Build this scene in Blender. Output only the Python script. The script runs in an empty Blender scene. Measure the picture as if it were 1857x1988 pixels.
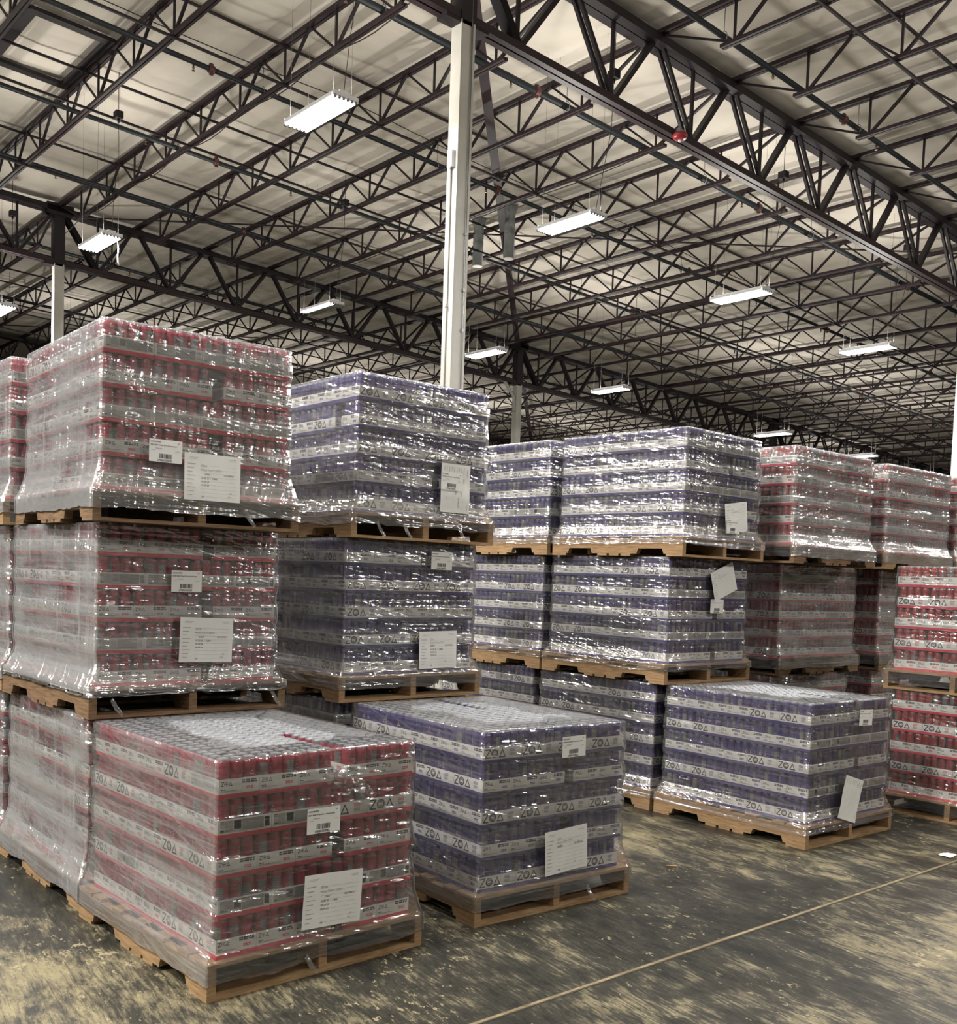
import bpy, math, random
from mathutils import Vector, Matrix, noise
R = math.radians
C = bpy.context.scene.collection
sc = bpy.context.scene
random.seed(7)

# ------------------------------------------------------------------ camera, world, exposure
CAM_H = 1.607
CR = ((0.75654693, -0.65298306, 0.03535352), (-0.01220816, -0.068156, -0.99759998), (0.65382544, 0.7542996, -0.05953493))
FPX, PPX, PPY = 2002.0, 928.5, 1238.9
cam = bpy.data.cameras.new('camera')
cam.sensor_fit = 'HORIZONTAL'; cam.sensor_width = 36.0
cam.lens = FPX / 1857 * 36.0
cam.shift_y = (PPY - 994.0) / 1857
cam.clip_end = 300
cam_o = bpy.data.objects.new('camera', cam); C.objects.link(cam_o)
cam_o.matrix_world = Matrix(((CR[0][0], -CR[1][0], -CR[2][0], 0), (CR[0][1], -CR[1][1], -CR[2][1], 0),
                             (CR[0][2], -CR[1][2], -CR[2][2], CAM_H), (0, 0, 0, 1)))
sc.camera = cam_o
sc.view_settings.view_transform = 'Standard'
sc.view_settings.look = 'None'
sc.view_settings.gamma = 1.0
sc.view_settings.use_curve_mapping = False
sc.view_settings.exposure = 0.38
sc.cycles.max_bounces = 8
sc.cycles.diffuse_bounces = 2
sc.cycles.glossy_bounces = 2
sc.cycles.transmission_bounces = 2
sc.cycles.transparent_max_bounces = 10
sc.cycles.use_adaptive_sampling = True
sc.cycles.adaptive_threshold = .03
sc.cycles.use_denoising = True
sc.cycles.caustics_reflective = False
sc.cycles.caustics_refractive = False
sc.cycles.sample_clamp_indirect = 6.0
w = bpy.data.worlds.new('world'); sc.world = w; w.use_nodes = True
w.node_tree.nodes['Background'].inputs[0].default_value = (0.9, 0.95, 1.0, 1)
w.node_tree.nodes['Background'].inputs[1].default_value = 0.03

LAMP_DOWN = 250.0      # W, the tubes' light sent down by the reflector
LAMP_UP = 46.0         # W, uplight added above each housing to brighten the roof

def pix(p):
    d = Vector(p) - Vector((0, 0, CAM_H))
    c = [CR[i][0] * d.x + CR[i][1] * d.y + CR[i][2] * d.z for i in range(3)]
    if c[2] < .2: return None
    return PPX + FPX * c[0] / c[2], PPY + FPX * c[1] / c[2], c[2]

# ------------------------------------------------------------------ materials
def lin(c):
    return tuple(((v / 255) / 12.92 if v / 255 <= .04045 else ((v / 255 + .055) / 1.055) ** 2.4) for v in c) + (1,)

class NT:
    def __init__(s, name):
        s.m = bpy.data.materials.new(name); s.m.use_nodes = True
        s.t = s.m.node_tree; s.t.nodes.clear()
        s.out = s.n('ShaderNodeOutputMaterial')
    def n(s, kind, **kw):
        o = s.t.nodes.new(kind)
        for k, v in kw.items(): setattr(o, k, v)
        return o
    def l(s, a, b): s.t.links.new(a, b)
    def val(s, sock, v):
        if hasattr(v, 'is_output') or isinstance(v, bpy.types.NodeSocket): s.l(v, sock)
        else: sock.default_value = v
    def math(s, op, a, b=None, c=None, clamp=False):
        o = s.n('ShaderNodeMath', operation=op, use_clamp=clamp)
        s.val(o.inputs[0], a)
        if b is not None: s.val(o.inputs[1], b)
        if c is not None: s.val(o.inputs[2], c)
        return o.outputs[0]
    def noise(s, vec, scale, detail=4, rough=.55, dist=0):
        o = s.n('ShaderNodeTexNoise')
        o.inputs['Scale'].default_value = scale; o.inputs['Detail'].default_value = detail
        o.inputs['Roughness'].default_value = rough; o.inputs['Distortion'].default_value = dist
        if vec is not None: s.l(vec, o.inputs['Vector'])
        return o.outputs[0]
    def mapping(s, vec, loc=(0, 0, 0), rot=(0, 0, 0), scale=(1, 1, 1)):
        o = s.n('ShaderNodeMapping')
        o.inputs['Location'].default_value = loc; o.inputs['Rotation'].default_value = rot; o.inputs['Scale'].default_value = scale
        s.l(vec, o.inputs['Vector']); return o.outputs[0]
    def ramp(s, fac, stops, interp='LINEAR'):
        o = s.n('ShaderNodeValToRGB'); o.color_ramp.interpolation = interp
        e = o.color_ramp.elements
        while len(e) < len(stops): e.new(.5)
        for i, (p, c) in enumerate(stops):
            e[i].position = p; e[i].color = c
        s.l(fac, o.inputs[0]); return o.outputs[0]
    def mix(s, fac, a, b, mode='MIX'):
        o = s.n('ShaderNodeMix', data_type='RGBA', blend_type=mode)
        s.val(o.inputs[0], fac); s.val(o.inputs[6], a); s.val(o.inputs[7], b)
        return o.outputs[2]
    def bsdf(s, color, rough=.5, metal=0., spec=.5, bump=None, bstr=.3, bdist=.01, **kw):
        o = s.n('ShaderNodeBsdfPrincipled')
        s.val(o.inputs['Base Color'], color); s.val(o.inputs['Roughness'], rough)
        s.val(o.inputs['Metallic'], metal); s.val(o.inputs['Specular IOR Level'], spec)
        for k, v in kw.items(): s.val(o.inputs[k], v)
        if bump is not None:
            b = s.n('ShaderNodeBump'); b.inputs['Strength'].default_value = bstr; b.inputs['Distance'].default_value = bdist
            s.l(bump, b.inputs['Height']); s.l(b.outputs[0], o.inputs['Normal'])
        return o.outputs[0]
    def done(s, surf):
        s.l(surf, s.out.inputs['Surface']); return s.m

def simple(name, rgb, rough=.5, metal=0., spec=.5, var=0.06, nscale=8.0):
    t = NT(name); tc = t.n('ShaderNodeTexCoord').outputs['Object']
    nz = t.noise(tc, nscale, 3)
    c = lin(rgb)
    lo = tuple(v * (1 - var * 2) for v in c[:3]) + (1,); hi = tuple(min(1, v * (1 + var * 2)) for v in c[:3]) + (1,)
    col = t.ramp(nz, [(.3, lo), (.7, hi)])
    return t.done(t.bsdf(col, rough, metal, spec))

M = {}
M['steel'] = simple('brown_primer_steel', (40, 26, 30), .55, 0, .4, .12, 3)
M['dark_steel'] = simple('dark_primer_steel', (28, 20, 25), .6, 0, .4, .1, 3)
M['pipe'] = simple('dark_pipe_paint', (29, 35, 40), .5, 0, .4, .08, 2)
M['coupling'] = simple('red_brown_coupling', (88, 50, 46), .5)
M['brass'] = simple('brass_sprinkler', (120, 105, 85), .4, .6)
M['galv'] = simple('galvanised_metal', (150, 150, 150), .4, .7, .5, .1, 20)
M['duct'] = simple('grey_duct_metal', (120, 124, 122), .5, .1, .5, .12, 6)
M['duct_end'] = simple('pale_duct_cap', (205, 205, 200), .6)
M['cable'] = simple('dark_cable', (40, 38, 38), .6)
M['white_cable'] = simple('white_cable', (220, 222, 225), .5)
M['col_white'] = simple('white_column_paint', (184, 182, 174), .5, 0, .4, .03, 5)
M['red_plastic'] = simple('red_alarm_plastic', (140, 36, 42), .35)
M['card'] = simple('white_cardboard', (222, 219, 212), .7, 0, .3, .03, 30)
M['card_in'] = simple('inner_cardboard', (190, 180, 165), .8)
M['ink'] = simple('black_print', (42, 41, 44), .7)
M['grey_ink'] = simple('grey_print', (176, 174, 167), .7)
M['mid_ink'] = simple('dark_grey_print', (92, 91, 90), .7)
M['band_pink'] = simple('pink_red_print', (212, 66, 82), .6, 0, .3, .03)
M['band_purple'] = simple('purple_print', (66, 56, 120), .6, 0, .3, .03)
M['red_ink'] = simple('coral_print', (214, 92, 96), .7)
M['violet_ink'] = simple('violet_print', (96, 84, 150), .7)
M['alu'] = simple('can_aluminium', (128, 129, 131), .5, .5, .5, .03, 30)
M['tube'] = None
M['paper'] = simple('white_paper', (236, 235, 230), .75, 0, .3, .015, 12)
M['housing'] = simple('white_enamel', (225, 226, 228), .4)

def can_paint(name, rgb):
    t = NT(name); tc = t.n('ShaderNodeTexCoord').outputs['Object']
    nz = t.noise(tc, 40, 2)
    c = lin(rgb); d = tuple(v * .86 for v in c[:3]) + (1,)
    return t.done(t.bsdf(t.ramp(nz, [(.35, d), (.65, c)]), .33, .25, .5))
M['can_pink'] = can_paint('pink_can_paint', (178, 72, 87))
M['can_red'] = can_paint('red_can_paint', (172, 74, 70))
M['can_purple'] = can_paint('purple_can_paint', (76, 64, 124))
def can_panel():
    t = NT('can_facts_panel'); tc = t.n('ShaderNodeTexCoord').outputs['Object']
    sp = t.n('ShaderNodeSeparateXYZ'); t.l(tc, sp.inputs[0])
    f = t.math('FRACT', t.math('MULTIPLY', sp.outputs[2], 150.0))
    g = t.math('GREATER_THAN', f, .62)
    col = t.mix(g, lin((146, 146, 145)), lin((108, 108, 110)))
    return t.done(t.bsdf(col, .4, .3))
M['can_panel'] = can_panel()
M['can_mark'] = simple('pale_can_mark', (232, 190, 196), .4)

def wood(name, a, b):
    t = NT(name); tc = t.n('ShaderNodeTexCoord').outputs['Object']
    v1 = t.mapping(tc, scale=(3, 3, 40)); g = t.noise(v1, 3.0, 5, .6, .6)
    n2 = t.noise(tc, 2.2, 3)
    col = t.ramp(g, [(.3, lin(a)), (.7, lin(b))])
    col = t.mix(t.math('MULTIPLY', n2, .35), col, lin((120, 92, 62)), 'MULTIPLY')
    return t.done(t.bsdf(col, .75, 0, .25, bump=g, bstr=.25, bdist=.004))
M['wood'] = wood('pale_pallet_wood', (146, 114, 82), (196, 164, 122))
M['wood_old'] = wood('weathered_pallet_wood', (104, 82, 62), (160, 130, 98))

def film(name, milk_gain, vert_gain, streak_gain, side=1.0, folds=.5, gloss=.12):
    """Clear stretch film: mostly transparent, glossy, milky where several layers overlap and where glare is painted in."""
    t = NT(name)
    tcn = t.n('ShaderNodeTexCoord'); tc = tcn.outputs['Object']
    oi = t.n('ShaderNodeObjectInfo').outputs['Random']
    sp = t.n('ShaderNodeSeparateXYZ'); t.l(tc, sp.inputs[0])
    per = t.math('SUBTRACT', sp.outputs[0], sp.outputs[1])
    def vec(a, b, tilt=0):
        o = t.n('ShaderNodeCombineXYZ')
        t.l(t.math('MULTIPLY', per, a), o.inputs[0])
        zz = t.math('ADD', sp.outputs[2], t.math('MULTIPLY', per, tilt))
        t.l(t.math('MULTIPLY', zz, b), o.inputs[1])
        t.l(t.math('MULTIPLY', oi, 37.0), o.inputs[2]); return o.outputs[0]
    streak = t.noise(vec(1.6, 55), 1.0, 4, .65)
    diag = t.noise(vec(2.2, 60, .28), 1.0, 3, .6)
    vert = t.noise(vec(26, 1.6), 1.0, 3, .6)
    big = t.noise(vec(2.2, 3.4), 1.0, 3, .6)
    s = t.math('MULTIPLY', t.math('SUBTRACT', streak, .47), 2.0 * streak_gain)
    d = t.math('MULTIPLY', t.math('SUBTRACT', diag, .5), 1.5 * streak_gain)
    v = t.math('MULTIPLY', t.math('SUBTRACT', vert, .53), 1.9 * vert_gain)
    b = t.math('MULTIPLY', t.math('SUBTRACT', big, .43), 1.5 * milk_gain)
    hz = t.math('MAXIMUM', t.math('MAXIMUM', s, d), t.math('MAXIMUM', v, 0.0))
    milk = t.math('ADD', t.math('ADD', hz, b), .05 + .15 * milk_gain, clamp=True)
    low = t.math('MULTIPLY', t.math('SUBTRACT', .62, sp.outputs[2], clamp=True), .42 * milk_gain)
    low = t.math('MULTIPLY', low, t.math('ADD', .35, t.math('MULTIPLY', streak, 1.3)))
    milk = t.math('MINIMUM', t.math('ADD', milk, low), .78)
    # extra milk on the x sides paints in the glare of the lit face
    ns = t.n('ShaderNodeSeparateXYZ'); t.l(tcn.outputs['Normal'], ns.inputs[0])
    glare_side = t.math('GREATER_THAN', t.math('ABSOLUTE', ns.outputs[0]), .6)
    milk = t.math('MULTIPLY', milk, t.math('ADD', side, t.math('MULTIPLY', glare_side, 1.0 - side)))
    b1 = t.noise(vec(1.0, 40), 1.0, 1.2, .5); b2 = t.noise(vec(1.5, 44, .25), 1.0, 1.0, .5); b3 = t.noise(vec(22, 2.0), 1.0, 1.5, .5)
    fine = t.math('ADD', t.math('MULTIPLY', b1, 1.0), t.math('ADD', t.math('MULTIPLY', b2, .6), t.math('MULTIPLY', b3, folds)))
    calm = t.math('MULTIPLY', t.math('SUBTRACT', t.noise(vec(2.0, 5.5), 1.0, 2, .5), .36), 4.0, clamp=True)     # slack patches beside taut ones
    fine = t.math('MULTIPLY', fine, t.math('ADD', .3, t.math('MULTIPLY', calm, .8)))
    bump = t.n('ShaderNodeBump'); bump.inputs['Strength'].default_value = 1.0; bump.inputs['Distance'].default_value = .017
    t.l(fine, bump.inputs['Height'])
    tr = t.n('ShaderNodeBsdfTransparent'); tr.inputs[0].default_value = (.97, .97, .97, 1)
    df = t.n('ShaderNodeBsdfDiffuse'); df.inputs[0].default_value = (.86, .86, .86, 1); t.l(bump.outputs[0], df.inputs[1])
    tl = t.n('ShaderNodeBsdfTranslucent'); tl.inputs[0].default_value = (.86, .86, .86, 1)
    hzs = t.n('ShaderNodeMixShader'); hzs.inputs[0].default_value = .35; t.l(df.outputs[0], hzs.inputs[1]); t.l(tl.outputs[0], hzs.inputs[2])
    m1 = t.n('ShaderNodeMixShader'); t.l(t.math('MULTIPLY', milk, .8), m1.inputs[0]); t.l(tr.outputs[0], m1.inputs[1]); t.l(hzs.outputs[0], m1.inputs[2])
    gl = t.n('ShaderNodeBsdfGlossy'); gl.inputs[0].default_value = (1, 1, 1, 1); gl.inputs['Roughness'].default_value = .13
    t.l(bump.outputs[0], gl.inputs['Normal'])
    lw = t.n('ShaderNodeLayerWeight'); lw.inputs[0].default_value = .22
    gf = t.math('ADD', t.math('MULTIPLY', lw.outputs['Fresnel'], .6), t.math('ADD', gloss, t.math('MULTIPLY', milk, .35)), clamp=True)
    m2 = t.n('ShaderNodeMixShader'); t.l(gf, m2.inputs[0]); t.l(m1.outputs[0], m2.inputs[1]); t.l(gl.outputs[0], m2.inputs[2])
    return t.done(m2.outputs[0])
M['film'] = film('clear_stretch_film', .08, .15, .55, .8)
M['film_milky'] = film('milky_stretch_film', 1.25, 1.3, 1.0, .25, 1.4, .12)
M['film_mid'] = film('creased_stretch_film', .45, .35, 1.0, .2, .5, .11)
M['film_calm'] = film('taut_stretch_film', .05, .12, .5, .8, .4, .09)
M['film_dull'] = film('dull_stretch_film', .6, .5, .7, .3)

def emission(name, rgb, s):
    t = NT(name); e = t.n('ShaderNodeEmission'); e.inputs[0].default_value = rgb; e.inputs[1].default_value = s
    m = t.done(e.outputs[0]); m.cycles.emission_sampling = 'NONE'; return m
M['tube'] = emission('lit_fluorescent_tube', (1, 1, 1, 1), 9.0)
M['tube_off'] = simple('unlit_fluorescent_tube', (215, 218, 214), .3)

def floor_mat():
    t = NT('worn_sealed_concrete')
    tc = t.n('ShaderNodeTexCoord').outputs['Object']
    v = t.mapping(tc, rot=(0, 0, R(9)))
    st = t.mapping(v, scale=(1.8, .85, 1))
    big = t.noise(t.mapping(tc, loc=(3.1, 1.7, 0)), .55, 2, .5)
    mid = t.noise(st, 3.0, 10, .74, .3)
    fin = t.noise(t.mapping(v, scale=(26, 3.0, 1)), 2.6, 7, .78)
    def worn(x, y, r, g):       # places where the dark sealer has been driven off
        d = t.n('ShaderNodeVectorMath', operation='DISTANCE'); t.l(tc, d.inputs[0]); d.inputs[1].default_value = (x, y, 0)
        return t.math('MULTIPLY', t.math('SUBTRACT', 1.0, t.math('DIVIDE', d.outputs['Value'], r), clamp=True), g)
    zone = t.math('ADD', t.math('ADD', worn(1.1, 4.0, 1.5, .30), worn(4.9, 1.75, 1.15, .34)), t.math('ADD', worn(4.75, 4.3, .9, .22), worn(6.6, 2.35, 1.0, .18)))
    a = t.math('ADD', t.math('MULTIPLY', big, .55), t.math('MULTIPLY', mid, 1.25))
    a = t.math('ADD', t.math('ADD', a, zone), t.math('MULTIPLY', t.math('SUBTRACT', fin, .5), .85))
    fac = t.math('MULTIPLY', a, .5)
    col = t.ramp(fac, [(.36, lin((34, 34, 30))), (.475, lin((60, 58, 50))), (.515, lin((98, 91, 72))), (.60, lin((142, 132, 102)))])
    chips = t.noise(t.mapping(v, scale=(1.6, .8, 1)), 16, 6, .75)
    big2 = t.noise(t.mapping(tc, loc=(9, 4, 0)), 1.3, 3, .6)
    chipm = t.math('GREATER_THAN', t.math('ADD', chips, t.math('MULTIPLY', t.math('SUBTRACT', big2, .5), .35)), .63)
    col = t.mix(t.math('MULTIPLY', chipm, .85), col, lin((160, 148, 116)))
    scr = t.noise(t.mapping(v, scale=(40, 1.2, 1)), 1.5, 3, .6)
    col = t.mix(t.math('MULTIPLY', t.math('GREATER_THAN', scr, .63), .35), col, lin((40, 40, 37)))
    gr = t.noise(tc, 60, 3)
    col = t.mix(.35, col, t.ramp(gr, [(.3, (.35, .35, .35, 1)), (.7, (1, 1, 1, 1))]), 'MULTIPLY')
    rough = t.ramp(fac, [(.46, (.38, .38, .38, 1)), (.58, (.7, .7, .7, 1))])
    return t.done(t.bsdf(col, rough, 0, .28, bump=t.math('ADD', a, t.math('MULTIPLY', gr, .15)), bstr=.25, bdist=.006))
M['floor'] = floor_mat()
M['joint'] = simple('joint_filler', (122, 110, 84), .9, 0, .2, .2, 12)
M['joint_edge'] = simple('joint_groove', (60, 55, 48), .9)
def roof_mat():
    t = NT('white_roof_insulation')
    tc = t.n('ShaderNodeTexCoord').outputs['Object']
    n1 = t.noise(t.mapping(tc, scale=(1, .35, 1)), .9, 5, .6, .8)
    n2 = t.noise(t.mapping(tc, scale=(.5, 1.3, 1)), 1.6, 4, .6, 1.5)
    col = t.ramp(n1, [(.3, lin((219, 211, 197))), (.7, lin((230, 223, 211)))])
    bl = t.math('GREATER_THAN', n2, .74)
    col = t.mix(t.math('MULTIPLY', bl, .25), col, lin((120, 112, 100)))
    return t.done(t.bsdf(col, .7, 0, .25, bump=t.math('ADD', n1, n2), bstr=.35, bdist=.05))
M['roof'] = roof_mat()
M['wall'] = simple('grey_wall_panel', (150, 148, 142), .8, 0, .2, .05, 1)

# ------------------------------------------------------------------ mesh helpers
class MB:
    def __init__(s): s.v = []; s.f = []; s.mi = []; s.sm = []
    def face(s, pts, mi=0, sm=False):
        b = len(s.v); s.v.extend(tuple(p) for p in pts); s.f.append(tuple(range(b, b + len(pts)))); s.mi.append(mi); s.sm.append(sm)
    def box(s, lo, hi, mi=0):
        x0, y0, z0 = lo; x1, y1, z1 = hi; b = len(s.v)
        s.v += [(x0, y0, z0), (x1, y0, z0), (x1, y1, z0), (x0, y1, z0), (x0, y0, z1), (x1, y0, z1), (x1, y1, z1), (x0, y1, z1)]
        for q in ((0, 3, 2, 1), (4, 5, 6, 7), (0, 1, 5, 4), (1, 2, 6, 5), (2, 3, 7, 6), (3, 0, 4, 7)):
            s.f.append(tuple(b + i for i in q)); s.mi.append(mi); s.sm.append(False)
    def bar(s, p, q, wd, ht, up=(0, 0, 1), mi=0):
        p = Vector(p); q = Vector(q); d = (q - p).normalized(); u = Vector(up)
        r = d.cross(u)
        if r.length < 1e-4: r = d.cross(Vector((1, 0, 0)))
        r.normalize(); u = r.cross(d).normalized(); b = len(s.v)
        for e in (p, q):
            for a, c in ((-1, -1), (1, -1), (1, 1), (-1, 1)): s.v.append(tuple(e + r * a * wd / 2 + u * c * ht / 2))
        for k in ((3, 2, 1, 0), (4, 5, 6, 7), (0, 1, 5, 4), (1, 2, 6, 5), (2, 3, 7, 6), (3, 0, 4, 7)):
            s.f.append(tuple(b + i for i in k)); s.mi.append(mi); s.sm.append(False)
    def tube(s, pts, r, n=8, mi=0, cap=True):
        pts = [Vector(p) for p in pts]; rings = []
        for i, p in enumerate(pts):
            d = (pts[min(i + 1, len(pts) - 1)] - pts[max(i - 1, 0)]).normalized()
            a = d.cross(Vector((0, 0, 1)))
            if a.length < 1e-3: a = d.cross(Vector((1, 0, 0)))
            a.normalize(); c = d.cross(a); b = len(s.v)
            for k in range(n):
                t = 2 * math.pi * k / n; s.v.append(tuple(p + (a * math.cos(t) + c * math.sin(t)) * r))
            rings.append(b)
        for b0, b1 in zip(rings, rings[1:]):
            for k in range(n):
                k2 = (k + 1) % n
                s.f.append((b0 + k, b0 + k2, b1 + k2, b1 + k)); s.mi.append(mi); s.sm.append(True)
        if cap:
            s.f.append(tuple(rings[0] + k for k in range(n))[::-1]); s.mi.append(mi); s.sm.append(False)
            s.f.append(tuple(rings[-1] + k for k in range(n))); s.mi.append(mi); s.sm.append(False)
    def lathe(s, prof, n=16, at=(0, 0, 0), mis=None, cap=True):
        b = len(s.v)
        for r, z in prof:
            for k in range(n):
                t = 2 * math.pi * k / n; s.v.append((at[0] + r * math.cos(t), at[1] + r * math.sin(t), at[2] + z))
        for i in range(len(prof) - 1):
            for k in range(n):
                k2 = (k + 1) % n
                s.f.append((b + i * n + k, b + i * n + k2, b + (i + 1) * n + k2, b + (i + 1) * n + k))
                s.mi.append(mis(i, k) if mis else 0); s.sm.append(True)
        if cap:
            s.f.append(tuple(b + k for k in range(n))[::-1]); s.mi.append(mis(0, 0) if mis else 0); s.sm.append(False)
            s.f.append(tuple(b + (len(prof) - 1) * n + k for k in range(n))); s.mi.append(mis(len(prof) - 2, 0) if mis else 0); s.sm.append(False)
    def add(s, o, mat=None, remap=None):
        b = len(s.v)
        s.v += [tuple(mat @ Vector(v)) for v in o.v] if mat is not None else o.v
        s.f += [tuple(b + i for i in q) for q in o.f]
        s.mi += [remap[i] for i in o.mi] if remap else o.mi
        s.sm += o.sm
    def mesh(s, name, mats):
        me = bpy.data.meshes.new(name); me.from_pydata(s.v, [], s.f)
        for m in mats: me.materials.append(M[m])
        me.polygons.foreach_set('material_index', s.mi); me.polygons.foreach_set('use_smooth', s.sm)
        me.update(); return me
    def build(s, name, mats, parent=None):
        return obj(name, s.mesh(name, mats), parent)

def obj(name, me, parent=None, loc=None):
    o = bpy.data.objects.new(name, me); C.objects.link(o)
    if parent is not None: o.parent = parent
    if loc is not None: o.location = loc
    return o
def empty(name, loc=(0, 0, 0), rz=0):
    o = bpy.data.objects.new(name, None); C.objects.link(o); o.location = loc; o.rotation_euler = (0, 0, rz); o.empty_display_size = .1
    return o
def tag(o, label=None, cat=None, group=None, kind=None):
    if label: o['label'] = label
    if cat: o['category'] = cat
    if group: o['group'] = group
    if kind: o['kind'] = kind
    return o
def dup(o, parent=None, loc=None):
    c = o.copy(); C.objects.link(c)
    if parent is not None: c.parent = parent
    if loc is not None: c.location = loc
    return c
def copy_tree(root, loc, rz=0):
    r = dup(root, None, loc); r.rotation_euler = (0, 0, rz)
    for ch in list(root.children):
        c = dup(ch, r)
        for g in list(ch.children): dup(g, c)
    return r

# ------------------------------------------------------------------ building shell
S = -.0417                      # the roof falls gently along x
def rz(x): return S * (x - 8.4)
X0, X1, Y0, Y1 = -13.5, 68.0, -11.6, 69.0

m = MB(); m.face([(X0, Y0, 0), (X1, Y0, 0), (X1, Y1, 0), (X0, Y1, 0)]); tag(m.build('floor', ['floor']), kind='structure')
m = MB(); m.box((X0, 2.706, 0), (X1, 2.722, .0025), 0); m.box((X0, 2.722, 0), (X1, 2.728, .0015), 1); m.box((X0, 2.700, 0), (X1, 2.706, .0015), 1)
tag(m.build('trim_1', ['joint', 'joint_edge']), kind='structure')
for n, a, b in (('wall_north', (X0, Y1, 0), (X1, Y1 + .2, 12)), ('wall_east', (X1, Y0, 0), (X1 + .2, Y1, 12)), ('wall_south', (X0, Y0 - .2, 0), (X1, Y0, 12)), ('wall_west', (X0 - .2, Y0, 0), (X0, Y1, 12))):
    m = MB(); m.box(a, b); tag(m.build(n, ['wall']), kind='structure')
# insulation blanket: sags a little between the joists
m = MB(); xs = []; x = X0
while x < X1: xs.append(x); x += .305 if -2 < x < 30 else .61
xs.append(X1)
ys = [Y0 + i * (Y1 - Y0) / 60 for i in range(61)]
for y in ys:
    for x in xs:
        ph = (x - 8.4) / 1.83
        sag = .03 * math.sin(math.pi * (ph % 1.0)) ** 2
        m.v.append((x, y, 9.97 + rz(x) - sag + .03 * noise.noise((x * 1.3, y * .5, 3))))
nx = len(xs)
for j in range(len(ys) - 1):
    for i in range(nx - 1):
        b = j * nx + i; m.f.append((b, b + nx, b + nx + 1, b + 1)); m.mi.append(0); m.sm.append(True)
tag(m.build('ceiling', ['roof']), kind='structure')

GX = [-6.24 + 14.64 * i for i in range(6)]      # column lines along x: -6.24, 8.4, 23.04 ...
GY = [-4.25 + 14.65 * i for i in range(6)]      # girder lines along y: -4.25, 10.4, 25.05 ...
GY = [-4.25, 10.4, 25.1, 39.75, 54.4]

# roof joists: one design, copied along the roof
def joist_meshes():
    n = 10; L = 14.7; p = L / n; zb, zt = 9.235, 9.83
    a = MB()
    for s in (-1, 1): a.bar((s * .036, 0, zt), (s * .036, L, zt), .055, .06)
    b = MB()
    for s in (-1, 1): b.bar((s * .03, p * .86, zb), (s * .03, L - p * .86, zb), .042, .05)
    wb = MB()
    for k in range(1, n):
        y = k * p
        wb.bar((0, y, zb), (0, y, zt), .03, .03, (0, 1, 0))
        wb.bar((0, y, zb), (0, y - p / 2 if k > 1 else y - p * .93, zt), .04, .04)
        wb.bar((0, y, zb), (0, y + p / 2 if k < n - 1 else y + p * .93, zt), .028, .03)
    return a.mesh('top_chord', ['steel']), b.mesh('bottom_chord', ['steel']), wb.mesh('web', ['dark_steel'])
JM = joist_meshes()
def inview(p, mg=120):
    q = pix(p)
    return q is not None and -mg < q[0] < 1857 + mg and -mg < q[1] < 1988
for bi in range(4):
    y0 = GY[bi]
    for k in range(-8, 33):
        x = 8.4 + 1.83 * k
        if not any(inview((x, y0 + t * 1.4, 9.5 + rz(x))) for t in range(11)): continue
        j = empty('roof_joist', (x, y0, rz(x)))
        tag(j, 'dark brown open web joist running under the white roof insulation', 'roof joist', 'open web roof joists', 'structure')
        for nm, me in zip(('top_chord', 'bottom_chord', 'web'), JM): obj(nm, me, j)

# girder trusses between the columns
def girder_meshes(Lx, sl):
    tc_, bc_, wb = MB(), MB(), MB()
    n = 8; p = Lx / n; zt, zb = 9.73, 8.55
    def z(zz, x): return zz + sl * x
    for s in (-1, 1):
        tc_.bar((0, s * .085, z(zt, 0)), (Lx, s * .085, z(zt, Lx)), .15, .12)
        bc_.bar((.12, s * .06, z(zb, 0)), (Lx - .12, s * .06, z(zb, Lx)), .09, .10)
    for k in range(n):
        xb = (k + .5) * p
        for s in (-1, 1):
            if k == 0: wb.bar((xb, 0, z(zb, xb)), (.15, 0, z(zt - .1, 0)), .16, .12)
            else: wb.bar((xb, s * .05, z(zb, xb)), (k * p + .1, s * .05, z(zt, k * p)), .05, .06)
            if s > 0: wb.bar((xb, 0, z(zb, xb)), ((k + 1) * p - (.15 if k == n - 1 else .06), 0, z(zt - (.1 if k == n - 1 else 0), (k + 1) * p)), .12 if k < n - 1 else .16, .07)
        wb.bar((xb, 0, z(zb, xb)), (xb, 0, z(zt, xb)), .045, .045, (1, 0, 0))
    return tc_.mesh('top_chord', ['dark_steel']), bc_.mesh('bottom_chord', ['steel']), wb.mesh('web', ['dark_steel'])
GM = girder_meshes(14.64, S)
for y in GY[1:]:
    for x in GX[:-1]:
        if not any(inview((x + t * 1.5, y, 9 + rz(x)), 200) for t in range(11)): continue
        g = empty('girder_truss', (x, y, rz(x)))
        lab = 'heavy dark brown girder truss carrying the ends of the roof joists'
        tag(g, lab, 'girder truss', 'girder trusses', 'structure')
        for nm, me in zip(('top_chord', 'bottom_chord', 'web'), GM): obj(nm, me, g)
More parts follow.
